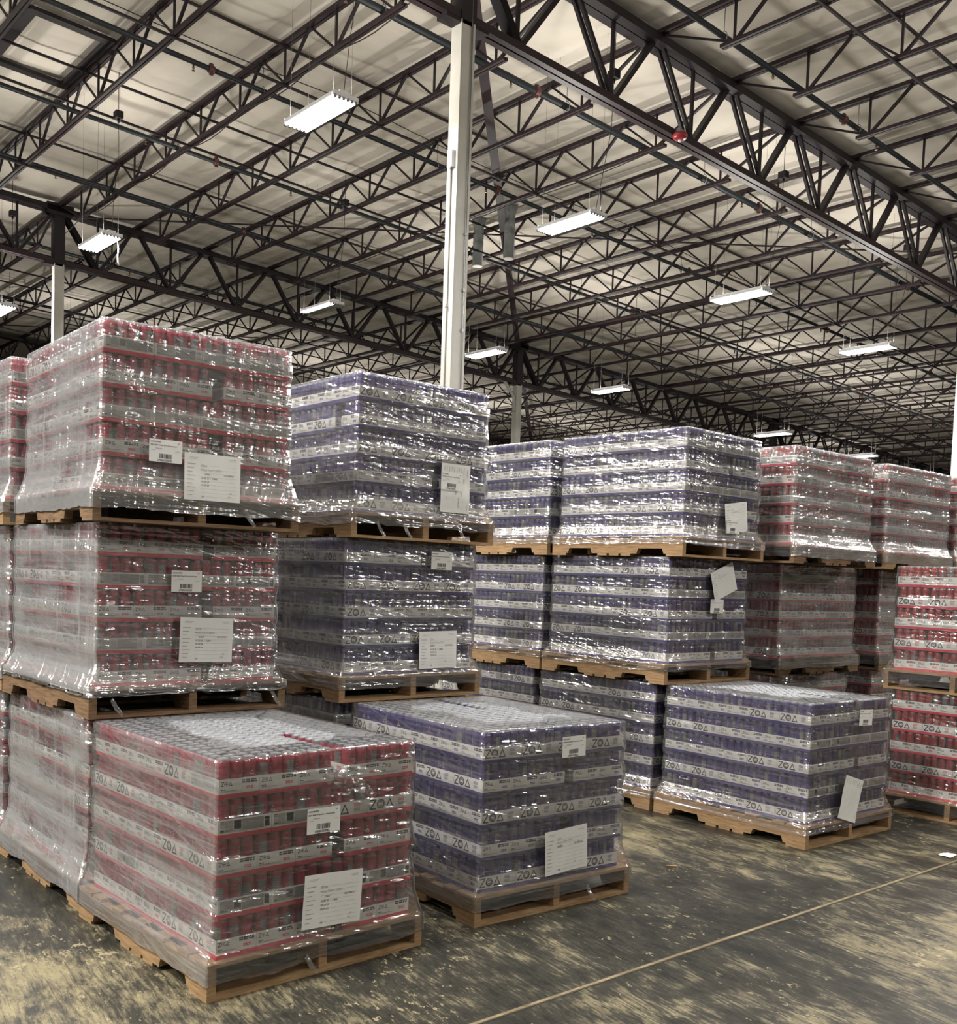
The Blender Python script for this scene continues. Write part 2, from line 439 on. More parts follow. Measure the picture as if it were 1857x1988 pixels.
# columns
col_labels = {(8.4, 10.4): 'white square steel column rising behind the left purple tower, with wiring box',
              (8.4, 25.1): 'white column behind the tall pink tower at the far left',
              (23.04, 25.1): 'white column behind the right purple tower, topped by dark steel',
              (23.04, 10.4): 'white column cut off by the right edge of the picture'}
for y in GY[1:]:
    for x in GX[1:-1]:
        if not inview((x, y, 6), 60): continue
        c = empty('steel_column', (x, y + (.18 if (x, y) == (23.04, 10.4) else 0), 0))
        tag(c, col_labels.get((x, y), 'distant white steel column under the dark roof trusses'), 'column', None if (x, y) in col_labels else 'distant columns', 'structure')
        a = MB(); a.box((-.1, -.1, 0), (.1, .1, 8.5 + rz(x)))
        a.box((-.22, -.22, 0), (.22, .22, .02))
        # shallow channel lips that edge the shaded side
        a.box((.078, -.112, 0), (.112, -.1, 8.5 + rz(x))); a.box((-.112, -.112, .02), (-.1, -.085, 8.5 + rz(x)))
        a.build('shaft', ['col_white'], c)
        a = MB(); z1 = 9.85 + rz(x)
        a.box((-.12, -.12, 8.5 + rz(x)), (.12, .12, z1)); a.box((-.34, -.1, 8.46 + rz(x)), (.34, .1, 8.58 + rz(x))); a.box((-.3, -.16, 9.6 + rz(x)), (.3, .16, z1))
        a.build('truss_seat', ['dark_steel'], c)
        if (x, y) == (8.4, 10.4):
            a = MB(); a.tube([(-.115, .01, 6.72), (-.115, .01, 5.2), (-.112, .014, 4.0), (-.115, .012, 2.0), (-.115, .012, .1)], .012, 8); a.box((-.135, -.005, 5.0), (-.1, .03, 5.04)); a.box((-.135, -.005, 3.9), (-.1, .03, 3.95))
            a.build('conduit', ['col_white'], c)
            a = MB(); a.box((-.15, -.045, 6.72), (-.1, .045, 6.93)); a.lathe([(.012, 0), (.012, .03)], 8, (-.135, 0, 6.70)); a.box((-.156, -.02, 6.85), (-.15, .02, 6.9), 1); a.box((-.156, -.02, 6.76), (-.15, .02, 6.81), 1)
            bx = a.build('outlet_box', ['housing', 'galv'], c)
            a = MB(); a.tube([(.055, -.115, 9.6), (.055, -.115, 6.5), (.06, -.118, 5.0), (.052, -.115, .1)], .008, 6); a.box((.04, -.128, 5.9), (.075, -.1, 5.93)); a.box((.04, -.128, 5.2), (.075, -.1, 5.24)); a.box((.04, -.128, 4.7), (.075, -.1, 4.74))
            a.build('riser_cable', ['galv'], c)
        if (x, y) == (23.04, 25.1):
            a = MB(); a.tube([(-.13, -.02, 7.0), (-.13, -.02, 7.45), (-.6, -.02, 7.95)], .05, 8); a.build('pipe_brace', ['col_white'], c)
# bridging angles across the joists, top and bottom
for y in (7.6, 14.8, 18.1, 21.5, 29, 32.6, 36, 44, 47.5):
    for zz, nm in ((9.2, 'bottom'), (9.79, 'top')):
        m = MB(); xa, xb = 1.2, 64; m.bar((xa, y, zz + rz(xa)), (xb, y, zz + rz(xb)), .035, .035)
        tag(m.build('joist_bridging', ['dark_steel']), 'thin dark steel bridging bar crossing the roof joists', 'bridging bar', 'bridging bars', 'structure')
# flat diagonal braces in the roof plane, column to column
def brace(p, q, w_=.13):
    m = MB(); m.bar((p[0], p[1], 9.6 + rz(p[0])), (q[0], q[1], 9.6 + rz(q[0])), w_, .02)
    tag(m.build('roof_brace', ['steel']), 'flat brown diagonal brace between columns under the roof', 'roof brace', 'diagonal roof braces', 'structure')
brace((8.4, 10.4), (23.04, 25.1), .16); brace((23.04, 25.1), (37.7, 39.7), .16); brace((23.04, 10.4), (8.4, 25.1), .06); brace((23.04, 25.1), (8.4, 39.75), .06)

# ------------------------------------------------------------------ sprinkler pipes
pipe_rows = [(9.25, 'dark sprinkler pipe highest in the picture, right of the near girder truss'),
             (12.33, 'thick dark sprinkler pipe passing behind the top of the tall white column'),
             (15.72, 'dark sprinkler pipe that passes behind the nearest lit fixture'),
             (18.95, 'dark sprinkler pipe crossing the ceiling between the two left fixtures'),
             (22.0, 'dark sprinkler pipe just before the far girder truss'),
             (27.2, 'dark sprinkler pipe just beyond the far girder truss'),
             (33.0, 'dark sprinkler pipe far away under the dim end of the roof')]
for i, (y, lab) in enumerate(pipe_rows):
    p = empty('sprinkler_pipe', (0, y, 0)); tag(p, lab, 'sprinkler pipe', 'sprinkler pipes')
    r = .055 if i == 1 else .042
    a = MB(); xa, xb = 1.0, 60.0; z = 9.45
    a.tube([(xa, 0, z + rz(xa)), (xb, 0, z + rz(xb))], r, 10); a.build('main', ['pipe'], p)
    hd = MB(); hd.lathe([(.016, 0), (.016, -.035), (.022, -.04), (.022, -.055), (.01, -.06), (.012, -.085), (.028, -.088), (.028, -.093)], 8)
    hm = hd.mesh('sprinkler_head', ['brass'])
    cp = MB(); cp.tube([(-.045, 0, 0), (.045, 0, 0)], r + .022, 10); cp.box((-.03, -.02, -(r + .045)), (.03, .02, r + .045)); cm = cp.mesh('coupling', ['coupling'])
    hr = MB(); hr.tube([(0, (r + .012) * math.cos(t * math.pi / 6), (r + .03) * math.sin(t * math.pi / 6)) for t in range(13)], .006, 5, 0, False)
    hr.tube([(0, 0, r + .03), (0, 0, .4)], .006, 5); rm = hr.mesh('hanger_ring', ['galv'])
    for k in range(0, 13):
        x = 4.25 + 3.05 * k + (.6 if i % 2 else 0)
        if inview((x, y, 9.3 + rz(x)), 10): obj('sprinkler_head', hm, p, (x, 0, z + rz(x) - r))
        x2 = 3.2 + 6.1 * k + 2.2 * (i % 3)
        if x2 < 40 and inview((x2, y, 9.4 + rz(x2)), 10): obj('coupling', cm, p, (x2, 0, z + rz(x2)))
        x3 = 8.4 + 1.83 * (2 * k - 2) + .12
        if x3 < 40 and inview((x3, y, 9.4 + rz(x3)), 10): obj('hanger_ring', rm, p, (x3, 0, z + rz(x3)))

# ------------------------------------------------------------------ light fixtures
def fixture_meshes():
    L = 1.22; W = .36
    h = MB()
    h.box((-W / 2, -L / 2 + .05, .03), (W / 2, L / 2 - .05, .05)); h.box((-.07, -L / 2 + .05, .05), (.07, L / 2 - .05, .10))
    for s in (-1, 1):
        h.box((-W / 2, s * L / 2 - .012 - (.04 if s > 0 else -.04) - .006, .0), (W / 2, s * L / 2 - (.04 if s > 0 else -.04) + .006, .06))
    for k in range(7):
        x = -W / 2 + k * W / 6
        h.face([(x, -L / 2 + .06, .005), (x, L / 2 - .06, .005), (x, L / 2 - .06, .03), (x, -L / 2 + .06, .03)])
    tube = MB(); tube.tube([(0, -L / 2 + .02, 0), (0, L / 2 - .02, 0)], .0125, 8)
    cl = MB(); cl.lathe([(.018, -.014), (.018, .014)], 8)
    wi = MB(); wi.tube([(0, 0, .05), (0, 0, 1.4), (0, 0, 2.72)], .002, 4)
    bx = MB(); bx.box((-.06, -.85, 1.92), (.06, -.70, 2.04)); bx.tube([(0, -.78, 2.04), (0, -.78, 2.7)], .006, 5); bx.tube([(0, -.78, 1.92), (.01, -.76, 1.2), (-.02, -.68, .7), (.02, -.5, .1)], .005, 5); bx.lathe([(.02, 0), (.02, .06)], 8, (0, -.78, 1.86))
    return h.mesh('housing', ['housing']), tube.mesh('lamp_tube', ['tube']), cl.mesh('tube_socket', ['galv']), wi.mesh('hanging_wire', ['cable']), bx.mesh('junction_box', ['dark_steel'])
FM = fixture_meshes()
tube_off = FM[1].copy(); tube_off.materials[0] = M['tube_off']
lamp_dn = bpy.data.lights.new('tube_light', 'AREA'); lamp_dn.shape = 'RECTANGLE'; lamp_dn.size = .34; lamp_dn.size_y = 1.1; lamp_dn.energy = LAMP_DOWN; lamp_dn.color = (1.0, .978, .95)
lamp_up = bpy.data.lights.new('added_uplight', 'AREA'); lamp_up.shape = 'RECTANGLE'; lamp_up.size = .10; lamp_up.size_y = 1.1; lamp_up.energy = LAMP_UP; lamp_up.color = (1.0, .95, .88)
def fixture(x, y, label, scale=1.0, detail=True, half=False, group='fluorescent high-bay fixtures'):
    z = 7.18 + rz(x) + .06
    f = empty('fluorescent_fixture', (x, y, z)); tag(f, label, 'light fixture', group)
    h = obj('housing', FM[0], f)
    for k in range(6):
        t = obj('lamp_tube', tube_off if half and k in (2, 3, 4, 5) else FM[1], f, (-.15 + .06 * k, 0, -.005))
        if detail:
            for e in (-.58, .58): obj('tube_socket', FM[2], t, (0, e, 0))
    if detail:
        obj('junction_box', FM[4], f)
    for ex in (-.13, .13):
        for ey in (-.5, .5): obj('hanging_wire', FM[3], f, (ex, ey, 0))
    for ld, dz, ang, side in ((lamp_dn, -.025, 0, 0), (lamp_up, .115, R(122), -.1), (lamp_up, .115, R(-122), .1)):
        l = bpy.data.objects.new(ld.name, ld); C.objects.link(l); l.parent = f; l.location = (side, 0, dz); l.rotation_euler = (0, ang, 0)
        if half or scale != 1.0:
            l.data = ld.copy(); l.data.energy *= (.4 if half else 1) * scale
        if half and ld is lamp_dn: l.location.x = -.11; l.data.size = .1
    return f
FX = [(7.0, 11.45, 'largest glaring six-tube fixture left of the tall white column', False),
      (7.0, 18.75, 'glaring six-tube fixture in front of the far left column', False),
      (7.25, 25.4, 'bright fixture half cut by the left edge of the picture', False),
      (11.6, 11.55, 'bright six-tube fixture right of the tall white column beside two grey ducts', False),
      (11.75, 18.95, 'dim fixture above the purple tower with only two tubes lit', True),
      (16.15, 11.6, 'long bright fixture in the middle of the right half of the ceiling', False),
      (16.3, 18.9, 'bright fixture just right of the tall white column above the purple tower', False),
      (20.75, 11.6, 'bright fixture farthest right, above the red towers', False),
      (20.9, 19.05, 'bright fixture right of the second white column', False),
      (28.4, 18.95, 'far bright fixture touching the top of the right purple tower', False),
      (33.3, 18.7, 'tiny far bright fixture just above the far red tower', False)]
for x, y, lab, half in FX:
    f = fixture(x, y, lab, 1.0, x < 25, half)
    if (x, y) == (7.0, 18.75):
        a = MB(); a.tube([(.19, -.3, .04), (.22, -.3, -.1), (.2, -.31, -.28), (.23, -.3, -.4)], .012, 6); a.build('hanging_cord', ['white_cable'], f)
for x, y, s in ((2.4, 4.15, .65), (-2.2, 4.15, 2.2), (-2.2, 11.5, 1.8), (2.4, 11.5, 1.0), (-6.8, 4.15, 2.0), (-6.8, 11.5, 1.6), (7.0, 4.15, .8), (11.6, 4.15, 1.0), (16.2, 4.15, 1.0), (20.8, 4.15, 1.0), (2.4, 18.9, 1), (-2.2, -3.2, .85), (7.0, -3.2, .35), (11.6, -3.2, 1.2), (16.2, -3.2, 1.1),
                (25.4, 4.15, 1.0)):
    fixture(x, y, 'lit fluorescent fixture of the same rows, outside the picture', s, False, False, 'fixtures outside the picture')
for x in (11.6, 16.2, 20.8, 25.4, 30, 34.6, 39.2):  # fixtures added out of sight behind the towers to brighten the far roof
    for y in (33.6, 41.0):
        if x + y < 46 or y < 35: fixture(x, y, 'added lit fluorescent fixture, unseen behind the stacked towers, brightening the far roof', 0.8, False, False, 'added fixtures behind the towers')
for x, y in ((38, 18.9), (44, 26.3), (44, 12), (52, 19)): fixture(x, y, 'added lit fluorescent fixture, unseen behind the stacked towers, brightening the far roof', 0.8, False, False, 'added fixtures behind the towers')

# ------------------------------------------------------------------ things on the ceiling
def tubepts(n, f): return [f(i / n) for i in range(n + 1)]
for x, y, lab in ((15.35, 18.2, 'left of two grey vertical roof vent pipes beside the tall column'), (15.3, 17.1, 'right of two grey vertical roof vent pipes, nearer the bright fixture')):
    d = empty('vent_pipe', (x, y, 0)); tag(d, lab, 'vent pipe', 'grey vent pipes')
    zt = 9.62; zb = 8.62 if y > 18 else 8.55
    a = MB(); a.lathe([(.118, zb), (.118, zt - .12), (.13, zt - .1), (.165, zt), (.165, zt + .03)], 20); a.lathe([(.122, zb + .5), (.122, zb + .52)], 20); a.build('pipe', ['duct'], d)
    a = MB(); a.lathe([(.115, zb - .012), (.115, zb - .001)], 20); a.build('end_cap', ['duct_end'], d)
b = empty('alarm_beacon', (12.53, 10.24, 8.30)); tag(b, 'red round alarm beacon on the lower chord of the near girder truss', 'alarm')
a = MB(); a.lathe([(.05, -.03), (.09, -.02), (.115, .02), (.115, .05), (.10, .06)], 20); a.build('dome', ['red_plastic'], b)
a = MB(); a.box((-.07, -.05, .061), (.07, .05, .11)); a.build('back_box', ['galv'], b)
a = MB(); a.lathe([(.022, -.06), (.03, -.031)], 10); a.build('strobe', ['housing'], b)
# wiring looped along a joist, and the loose wires near the girder
def wire(name, pts, r, mat, lab, cat):
    m = MB(); m.tube(pts, r, 5); tag(m.build(name, [mat]), lab, cat)
zj = 9.2 + rz(8.4)
wire('electric_cable', tubepts(40, lambda t: (8.4 - .06 + .03 * math.sin(t * 34), 11.3 + t * 13.2, zj - .03 - .10 * abs(math.sin(t * 17)) ** 2)), .009, 'cable', 'dark electric cable looping under the joist that holds the nearest fixture', 'cable')
wire('electric_cable', tubepts(40, lambda t: (13.9 - .05, 12 + t * 12.2, 8.97 - .03 - .05 * abs(math.sin(t * 11)))), .009, 'cable', 'dark electric cable under the joist beside the grey vent pipes', 'cable')
wire('electric_cable', tubepts(30, lambda t: (3 + t * 21, 15.4, 9.73 + rz(3 + t * 21) - .12 * abs(math.sin(t * 9.2)))), .008, 'cable', 'thin sagging cable strung across the joists above the nearest fixture', 'cable')
# roof hatch frame above the left joists
m = MB(); z = 9.86
for p, q in (((5.2, 16.95), (6.5, 16.95)), ((6.45, 16.9), (6.45, 19.1)), ((6.5, 19.05), (5.2, 19.05)), ((5.25, 19.1), (5.25, 16.9))):
    m.bar((p[0], p[1], z + rz(p[0])), (q[0], q[1], z + rz(q[0])), .16, .06)
tag(m.build('hatch_frame', ['dark_steel']), 'dark steel opening frame under the insulation at the upper left', 'hatch frame')

# ------------------------------------------------------------------ trays, cans
TL, TW, TH, TBAND = .2270, .1700, .075, .0185
def tray_mesh(kind):
    m = MB(); hx, hy = TL / 2, TW / 2; th = .0016
    mats = ['card', 'band_' + kind, 'ink', 'grey_ink', 'red_ink' if kind == 'pink' else 'violet_ink', 'card_in', 'mid_ink']
    cs = [(-hx, -hy), (hx, -hy), (hx, hy), (-hx, hy)]
    for i in range(4):
        a, b = cs[i], cs[(i + 1) % 4]
        m.face([(a[0], a[1], 0), (b[0], b[1], 0), (b[0], b[1], TBAND), (a[0], a[1], TBAND)], 1)
        m.face([(a[0], a[1], TBAND), (b[0], b[1], TBAND), (b[0], b[1], TH), (a[0], a[1], TH)], 0)
        k = 1 - th / hx, 1 - th / hy
        ai, bi = (a[0] * k[0], a[1] * k[1]), (b[0] * k[0], b[1] * k[1])
        m.face([(a[0], a[1], TH), (b[0], b[1], TH), (bi[0], bi[1], TH), (ai[0], ai[1], TH)], 5)
        m.face([(bi[0], bi[1], .002), (ai[0], ai[1], .002), (ai[0], ai[1], TH), (bi[0], bi[1], TH)], 5)
    m.face([(c[0], c[1], 0) for c in cs[::-1]], 5); m.face([(c[0] * .98, c[1] * .98, .002) for c in cs], 5)
    rng = random.Random(3)
    def side(nv, rv, half):
        n = Vector(nv); r = Vector(rv); off = (hy if abs(nv[1]) else hx) + .0004
        def q(pts, mi): m.face([tuple(n * off + r * u + Vector((0, 0, v))) for u, v in pts], mi)
        def rc(u0, v0, u1, v1, mi): q([(u0, v0), (u1, v0), (u1, v1), (u0, v1)], mi)
        def zoa(u, v, h, pattern=True):
            t = h * .15; wz = h * .78
            rc(u, v + h - t, u + wz, v + h, 2); rc(u, v, u + wz * .95, v + t, 2)
            q([(u, v + t), (u + t * 1.35, v + t), (u + wz, v + h - t), (u + wz - t * 1.35, v + h - t)], 2)
            cx, cy, ro = u + wz + h * .52, v + h * .5, h * .47; N = 20
            for i in range(N):
                a, b = 2 * math.pi * i / N, 2 * math.pi * (i + 1) / N
                for r0, r1 in ((.80, 1.02),) :
                    q([(cx + ro * r0 * math.cos(a), cy + ro * r0 * math.sin(a)), (cx + ro * r1 * math.cos(a), cy + ro * r1 * math.sin(a)), (cx + ro * r1 * math.cos(b), cy + ro * r1 * math.sin(b)), (cx + ro * r0 * math.cos(b), cy + ro * r0 * math.sin(b))], 2)
            if pattern:
                for a0, a1, rr in ((40, 140, .62), (220, 320, .62), (-35, 35, .6), (145, 215, .6), (20, 160, .32), (200, 340, .32)):
                    K = 5
                    for i in range(K):
                        a, b = R(a0 + (a1 - a0) * i / K), R(a0 + (a1 - a0) * (i + 1) / K); w_ = .17
                        q([(cx + ro * rr * math.cos(a), cy + ro * rr * math.sin(a)), (cx + ro * (rr + w_) * math.cos(a), cy + ro * (rr + w_) * math.sin(a)), (cx + ro * (rr + w_) * math.cos(b), cy + ro * (rr + w_) * math.sin(b)), (cx + ro * rr * math.cos(b), cy + ro * rr * math.sin(b))], 2)
                rc(cx - ro * .06, cy - ro * .85, cx + ro * .06, cy - ro * .3, 2); rc(cx - ro * .06, cy + ro * .3, cx + ro * .06, cy + ro * .85, 2)
            else: rc(cx - ro * .4, cy - ro * .4, cx + ro * .4, cy + ro * .4, 6)
            ax = cx + ro + h * .1; bw = h * 1.0
            A, B, D = (ax, v), (ax + bw, v), (ax + bw / 2, v + h)
            k = .42; cxm, cym = ax + bw / 2, v + h * .36
            def ins(p): return (p[0] + (cxm - p[0]) * k, p[1] + (cym - p[1]) * k)
            for p, s_ in ((A, B), (B, D), (D, A)): q([p, s_, ins(s_), ins(p)], 2)
        def words(u0, u1, v, h, mi):
            u = u0
            while u < u1 - h * .5:
                wl = min(rng.uniform(1.4, 4.2) * h, u1 - u); rc(u, v, u + wl, v + h, mi); u += wl + h * .45
        return rc, zoa, words
    # long side with the large logo
    rc, zoa, words = side((0, -1, 0), (1, 0, 0), hx)
    zoa(-hx + .009, TBAND + .0065, .0435)
    for i, mi in enumerate((4, 4, 4)): words(.044, .076, .060 - i * .0052, .0032, mi)
    for i in range(4): words(.044, .074, .043 - i * .0038, .0018, 6)
    words(.078, .108, .0305, .0015, 3); words(.078, .108, .0275, .0015, 3)
    rc(-hx + .004, .0315, -hx + .008, .052, 3)
    # long side with the printed facts
    rc, zoa, words = side((0, 1, 0), (-1, 0, 0), hx)
    rc(-hx + .010, .0235, .082, .069, 3)
    for i in range(9): words(-hx + .030, -.052, .0655 - i * .0047, .0016, 6)
    rc(-.046, .033, -.0155, .067, 0); rc(-.045, .034, -.0165, .066, 3)
    for i in range(7): words(-.043, -.0185, .0628 - i * .0042, .0013, 6)
    for i in range(11): words(-.011, .080, .0665 - i * .0039, .0019, 6)
    rc(.0825, .026, .108, .066, 0); rc(.085, .0275, .1065, .0665, 3)
    for i in range(9): rc(.0862 + i * .0022, .029, .0872 + i * .0022, .0645, 6)
    words(-hx + .012, -hx + .026, .064, .003, 6); words(-hx + .012, -hx + .026, .058, .002, 6); words(-hx + .012, -hx + .026, .028, .006, 6)
    # short sides with the small logo
    for nv, rv in (((1, 0, 0), (0, 1, 0)), ((-1, 0, 0), (0, -1, 0))):
        rc, zoa, words = side(nv, rv, hy)
        zoa(-hy + .009, .049, .0165, False)
        for i in range(2): words(.012, .076, .0625 - i * .0075, .0058, 2)
        words(.030, .064, .0375, .0052, 4); words(.030, .062, .0315, .0042, 4)
        words(-hy + .009, -hy + .030, .0335, .0042, 6); words(-hy + .009, -.012, .0285, .0022, 6); words(-hy + .009, -.004, .0255, .0014, 3)
        words(-.02, .012, .0285, .0014, 3)
    return m, mats
CANR, CANP, CANH = .0268, .0546, .1485
def can_mesh(paint, n=16, simple_=False):
    m = MB()
    if simple_:
        prof = [(CANR, .06), (CANR, .134), (.0225, .147), (.0215, .1435)]
        m.lathe(prof, n, (0, 0, 0), lambda i, k: (1 if (i == 0 and n * .3 < k < n * .62) else 0) if i < 1 else 2, True)
        return m
    prof = [(.021, .0015), (CANR, .009), (CANR, .022), (CANR, .120), (CANR, .131), (.0248, .1395), (.0228, .1455), (.0232, .1485), (.0218, .1485), (.0213, .1448), (.006, .1450), (.001, .1452)]
    def mi(i, k):
        if i >= 5: return 2
        if i in (1, 2) and n * .33 < k < n * .54: return 1
        return 0
    m.lathe(prof, n, (0, 0, 0), mi, True)
    m.box((-.004, -.009, .1450), (.004, .004, .1466), 2)
    rr = CANR + .0004
    def cq(pts): m.face([(rr * math.cos(u / CANR), rr * math.sin(u / CANR), v) for u, v in pts], 3, True)
    A, B, D = (-.0085, .082), (.0085, .082), (0, .101)
    def ins(p, k=.34): return (p[0] * (1 - k), p[1] + (.0883 - p[1]) * k)
    for p, s_ in ((A, B), (B, D), (D, A)):
        mid = ((p[0] + s_[0]) / 2, (p[1] + s_[1]) / 2); mi_ = ins(mid)
        cq([p, mid, mi_, ins(p)]); cq([mid, s_, ins(s_), mi_])
    cq([(-.004, .1075), (.004, .1075), (.004, .109), (-.004, .109)])
    return m
TRAY = {}; TRAYME = {}; CAN = {}; CANME = {}
for kind in ('pink', 'purple'):
    TRAY[kind], mats = tray_mesh(kind); TRAYME[kind] = TRAY[kind].mesh('tray', mats)
for paint in ('pink', 'red', 'purple'):
    CANME[paint] = can_mesh(paint).mesh('can', ['can_' + paint, 'can_panel', 'alu', 'can_mark'])
CAN_S = can_mesh('pink', 8, True)
SPOTS = [((-1.5 + i) * CANP, (-1 + j) * CANP) for i in range(4) for j in range(3)]

# ------------------------------------------------------------------ pallets
def pallet_meshes(wood_):
    dx, dy = 1.016, 1.219
    st = MB()
    w_, h0, h1 = .038, .016, .124
    # notched stringer along y, profile in (y, z)
    pf = [(0, h0), (.16, h0), (.175, h0 + .038), (.385, h0 + .038), (.40, h0), (.82, h0), (.835, h0 + .038), (1.045, h0 + .038), (1.06, h0), (1.219, h0)]
    for (ya, za), (yb, zb) in zip(pf, pf[1:]):
        v = [(-w_ / 2, ya, za), (w_ / 2, ya, za), (w_ / 2, yb, zb), (-w_ / 2, yb, zb)]
        m_ = [(-w_ / 2, ya, h1), (w_ / 2, ya, h1), (w_ / 2, yb, h1), (-w_ / 2, yb, h1)]
        st.face(v[::-1]); st.face(m_); st.face([v[0], v[3], m_[3], m_[0]]); st.face([v[1], m_[1], m_[2], v[2]])
    for y in (0, 1.219):
        f_ = [(-w_ / 2, y, h0), (w_ / 2, y, h0), (w_ / 2, y, h1), (-w_ / 2, y, h1)]; st.face(f_ if y == 0 else f_[::-1])
    top = MB(); n = 7
    for k in range(n):
        bw = .14 if k in (0, n - 1) else .089; yc = (bw / 2 if k == 0 else dy - bw / 2 if k == n - 1 else dy * k / (n - 1))
        top.box((0, yc - bw / 2, .124), (dx, yc + bw / 2, .140))
    bot = MB()
    for k in range(5):
        bw = .14 if k in (0, 4) else .089; yc = (bw / 2 if k == 0 else dy - bw / 2 if k == 4 else (.50 if k == 1 else .61 if k == 2 else .72))
        bot.box((0, yc - bw / 2, 0), (dx, yc + bw / 2, .016))
    return [x.mesh(n_, [wood_]) for x, n_ in ((st, 'stringer'), (top, 'top_deck'), (bot, 'bottom_deck'))]
PM = {'wood': pallet_meshes('wood'), 'wood_old': pallet_meshes('wood_old')}
def pallet(mat, label, kind_):
    p = empty('wooden_pallet'); p.matrix_world = mat; tag(p, label, 'pallet', 'wooden pallets')
    for x in (.019, .508, .997): obj('stringer', PM[kind_][0], p, (x, 0, 0))
    obj('top_deck', PM[kind_][1], p); obj('bottom_deck', PM[kind_][2], p)
    return p

# ------------------------------------------------------------------ stretch wrap
LH = .8976
def wrap_mesh(seed, top_over, low, mat_='film', flare=.07):
    dx, dy = 1.016, 1.219
    rows = []      # (z, inset from pallet edge in x, in y, noise amount)
    zl = [low, low + .015, .10, .125, .143]
    for z in zl: rows.append((z, -.007, -.007, .3))
    base = .1405; pt = .1512; e = .0545
    for L in range(5):
        z = base + L * pt
        for dz, o in ((.012, .0), (.04, .0), (.070, .0005), (.080, .003), (.097, .0055), (.125, .006), (.143, .004)):
            k = min(1.0, (z + dz - .143) / flare) ** .55
            rows.append((z + dz, -.007 * (1 - k) + (.05 - .0125 + o) * k, -.007 * (1 - k) + (.0385 - .0125 + o) * k, 1.0))
    zt = base + 5 * pt
    rows.append((zt + .0005, .05 - .002, .0385 - .002, .1))
    per = []
    NXs, NYs = 30, 36
    for k in range(NXs): per.append((k / NXs, 0))
    for k in range(NYs): per.append((1, k / NYs))
    for k in range(NXs): per.append((1 - k / NXs, 1))
    for k in range(NYs): per.append((0, 1 - k / NYs))
    n = len(per); m = MB()
    if top_over > 0: rows += [(zt + .003, .05 + .012, .0385 + .012, .1), (zt + .003, .05 + top_over * .6, .0385 + top_over * .6, .15), (zt + .003, .05 + top_over, .0385 + top_over, .6)]
    R_ = len(rows)
    for ri, (z, ix, iy, am) in enumerate(rows):
        for pi, (a, b) in enumerate(per):
            x = ix + a * (dx - 2 * ix); y = iy + b * (dy - 2 * iy)
            onx = (b == 0 or b == 1); cor = (a in (0, 1)) and (b in (0, 1))
            s = (a * dx if b == 0 else dx + b * dy if a == 1 else dx + dy + (1 - a) * dx if b == 1 else 2 * dx + dy + (1 - b) * dy)
            nn = noise.noise((s * 3.2, z * 34 + s * 2.0 * math.sin(seed), seed * 7.3)) * .5 + noise.noise((s * 14, z * 9, seed * 3.1)) * .5
            off = max(-.3, nn) * .0065 * am
            zz = z
            if z <= low + .001: zz = z + .014 * noise.noise((s * 5, seed, 0)) + .008 * noise.noise((s * 20, seed, 4))
            if 0 < z - .143 < .05: zz += .006 * noise.noise((s * 6, seed, 9))
            nx_ = (-1 if a == 0 else 1 if a == 1 else 0); ny_ = (-1 if b == 0 else 1 if b == 1 else 0)
            if ri >= R_ - 2 and top_over > 0:
                g = top_over * .5 * (noise.noise((s * 3, seed, 5)))
                x -= nx_ * g; y -= ny_ * g; zz += .002 * abs(nn)
                off = 0
            if off < 0 and am == 1.0: off *= .4
            m.v.append((x + nx_ * off, y + ny_ * off, zz))
    for i in range(R_ - 1):
        for k in range(n):
            k2 = (k + 1) % n
            m.f.append((i * n + k, i * n + k2, (i + 1) * n + k2, (i + 1) * n + k)); m.mi.append(0); m.sm.append(True)
    return m.mesh('stretch_wrap', [mat_])

